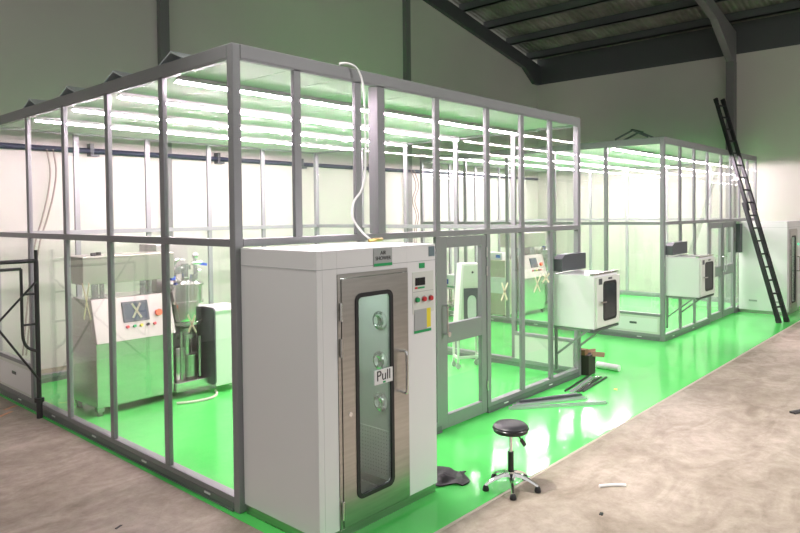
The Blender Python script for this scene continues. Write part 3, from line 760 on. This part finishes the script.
# ------------------------------------------------------------------ stool
r = thing('swivel_stool', 'round black stool with chrome star base on the floor edge', 'stool', (1.89, -1.40, G0))
m = MB(); m.lathe([(0, .585), (.09, .585), (.132, .577), (.153, .558), (.157, .53), (.150, .508), (.138, .500), (0, .498)], (0, 0, 0), 40); st = m.build('seat', VINYL, r, True)
m = MB(); m.lathe([(.155, .545), (.160, .54), (.160, .536), (.155, .532)], (0, 0, 0), 40); m.build('piping', BLACKG, st, True)
m = MB(); m.cyl((0, 0, .30), (0, 0, .505), .016, None, 16); m.cyl((0, 0, .488), (0, 0, .506), .06); m.build('gas_column', CHROME, r, True)
m = MB(); m.cyl((0, 0, .10), (0, 0, .325), .027, None, 18); m.build('column_sleeve', BLACKG, r, True)
m = MB(); m.bar((.04, -.02, .495), (.115, -.05, .40), .012, .012); m.build('lever', BLACKG, r)
m = MB(); m.bar((.10, -.045, .415), (.14, -.06, .355), .035, .014); m.build('lever_paddle', BLACKG, r)
m = MB(); m.cyl((0, 0, .085), (0, 0, .15), .036, .032, 18); m.build('hub', CHROME, r, True)
view = math.atan2(CAM.y+1.4, CAM.x-1.89)
for k in range(5):
    a = view+math.radians(4+72*k); c, s = math.cos(a), math.sin(a)
    m = MB(); b = bmesh.new()
    prof = [(.025, .125, .022, .030), (.09, .120, .019, .026), (.16, .095, .016, .022), (.225, .062, .014, .018), (.245, .045, .013, .014)]
    rings = []
    for rr, z, hw_, hh in prof:
        rings.append([b.verts.new((rr*c-sx*hw_*s, rr*s+sx*hw_*c, z+sz*hh/2)) for sx, sz in ((-1, -1), (1, -1), (.7, 1), (-.7, 1))])
    for A, B in zip(rings, rings[1:]):
        for i in range(4): b.faces.new([A[i], A[(i+1) % 4], B[(i+1) % 4], B[i]])
    b.faces.new(rings[0]); b.faces.new(rings[-1][::-1]); bmesh.ops.recalc_face_normals(b, faces=b.faces[:]); m._add(b)
    lg = m.build('base_arm', CHROME, r, True)
    m = MB(); m.lathe([(0, 0), (.028, 0), (.030, .010), (.024, .035), (.014, .048), (0, .05)], (.238*c, .238*s, 0), 16); m.build('glide_foot', BLACK, lg, True)

# ------------------------------------------------------------------ loose items on the floor
def cloth(name, label, cat, loc, sx, sy, h, mm, seed):
    rnd = random.Random(seed); b = bmesh.new(); n = 14; g = []
    for i in range(n+1):
        row = []
        for j in range(n+1):
            u, v = i/n-.5, j/n-.5
            z = .012+h*max(0, .6*math.sin(7*u+seed)*math.cos(6*v)+.5*math.sin(13*v+2*u)+rnd.random()*.5)*(1-1.6*max(abs(u), abs(v)))
            row.append(b.verts.new((u*sx*(1+.25*math.sin(5*v)), v*sy*(1+.22*math.cos(6*u+1)), z)))
        g.append(row)
    for i in range(n):
        for j in range(n): b.faces.new([g[i][j], g[i+1][j], g[i+1][j+1], g[i][j+1]])
    ex = bmesh.ops.extrude_face_region(b, geom=b.faces[:])
    for v in [e for e in ex['geom'] if isinstance(e, bmesh.types.BMVert)]: v.co.z = max(.0, v.co.z-.011)
    bmesh.ops.recalc_face_normals(b, faces=b.faces[:])
    m = MB(); m._add(b); o = m.build(name, mm, None, True); o.location = loc; return tag(o, label, cat)
cl = cloth('crumpled_bag', 'crumpled black plastic bag on the green floor behind the air shower corner', 'bag', (1.70, -.84, G0), .38, .34, .05, mat('black_plastic', (.013, .013, .016), .5), 3)
cl.rotation_euler = (0, 0, .5)
PROF = mat('mill_aluminium', (.55, .55, .58), .35, .5)
def profile(p0, p1, w, h, label, z=G0, mm=None, grp='aluminium profiles on the floor'):
    p0, p1 = Vector(p0), Vector(p1); d = p1-p0; L = d.length; a = math.atan2(d.y, d.x)
    m = MB(); m.prism([(-w/2, 0), (w/2, 0), (w/2, h), (w/2-.006, h), (w/2-.006, .006), (-w/2+.006, .006), (-w/2+.006, h), (-w/2, h)], 'x', 0, L)
    o = m.build('aluminium_profile', mm or PROF, None); o.location = (p0.x, p0.y, z); o.rotation_euler = (0, 0, a)
    return tag(o, label, 'metal profile', grp)
ZI = inv = None
profile((3.88, -.11), (4.89, -.925), .045, .03, 'long grey aluminium profile lying apart, nearest the stool')
pile = 'grey aluminium strip in the flat bundle, '
profile((4.02, -.085), (4.94, -.62), .055, .026, pile+'its longest strip on the stool side')
profile((4.12, -.072), (4.985, -.53), .05, .026, pile+'middle strip')
profile((4.25, -.066), (5.04, -.45), .05, .026, pile+'strip closest to the glass')
profile((4.15, -.10), (4.96, -.54), .035, .02, pile+'strip lying on top of the others', G0+.028, mm=DGREY)
pile = 'thin metal channel in the bundle under the pass box, '
DK = mat('dark_channel', (.05, .05, .05), .5)
profile((5.07, -.245), (6.03, -.112), .022, .02, pile+'black one nearest the glass', mm=DK)
profile((5.08, -.33), (6.05, -.178), .05, .02, pile+'wide grey one')
profile((5.12, -.385), (6.10, -.242), .022, .02, pile+'pale one in the middle', mm=SS_L)
profile((5.16, -.412), (6.12, -.278), .018, .02, pile+'dark one beside the pale strip', mm=DK)
profile((5.21, -.44), (6.15, -.345), .022, .02, pile+'outermost black one', mm=DK)

r = thing('open_carton', 'dark brown open carton at the larger cleanroom corner under the pass box', 'carton', (6.08, -.10, G0), math.radians(4))
m = MB(); m.box(0, .26, 0, .18, 0, .30); m.build('box', CARDD, r)
m = MB(); m.box(0, .12, .06, .18, .30, .38); m.build('inner_block', CARD, r)
m = MB(); m.bar((.14, .02, .305), (.26, -.14, .29), .07, .012); m.bar((.22, .12, .31), (.34, .03, .315), .07, .012); m.build('flap', mat('pale_cardboard', (.50, .28, .21), .8), r)
o = MB().cyl((0, 0, .05), (-.02, -.37, .05), .05, None, 18).build('white_tube', WHITE, None, True); o.location = (6.65, .04, G0)
tag(o, 'white cardboard tube on the green floor behind the open carton', 'tube')
def scrap(label, loc, sx, sy, sz, rz_, mm, name='floor_scrap', cat='scrap'):
    m = MB(); m.prism([(-sx/2, -sy/2), (sx/2, -sy*.35), (sx*.42, sy/2), (-sx*.46, sy*.4)], 'z', 0, sz); o = m.build(name, mm); o.location = loc; o.rotation_euler = (0, 0, rz_); return tag(o, label, cat)
o = MB().tube([(-.12, 0, .012), (-.04, .012, .012), (.05, .01, .012), (.12, -.01, .012)], .014, 8, 4).build('foam_strip', WHITE, None, True); o.location = (2.50, -2.07, 0); o.rotation_euler = (0, 0, -.75)
tag(o, 'short curved white foam strip on the bare concrete', 'foam strip')
o = MB().box(0, .5, -.02, .02, 0, .022).box(0, .5, -.055, -.03, 0, .022).build('dark_profile', DK); o.location = (5.93, -2.78, 0); o.rotation_euler = (0, 0, -.42)
tag(o, 'dark metal profile on the concrete at the right edge', 'metal profile')
ORS = mat('orange_card', (.75, .42, .26), .8)
scrap('orange card scrap on the left concrete, nearer the base rail', (-.16, 4.86, 0), .20, .05, .004, .5, ORS, 'card_scrap')
scrap('orange card scrap on the left concrete, farther from the base rail', (-.30, 4.60, 0), .24, .05, .004, .6, ORS, 'card_scrap')
scrap('yellow paper scrap on the green floor beside the metal channels', (5.62, -.72, G0), .08, .05, .003, .3, YEL, 'paper_scrap')
scrap('dark splinter on the concrete before the left glass wall', (-.75, .55, 0), .07, .02, .004, .4, BLACK, 'dark_splinter')
scrap('black offcut on the concrete at the bottom right of the stool', (1.93, -2.23, 0), .05, .03, .006, .2, BLACK, 'black_offcut')
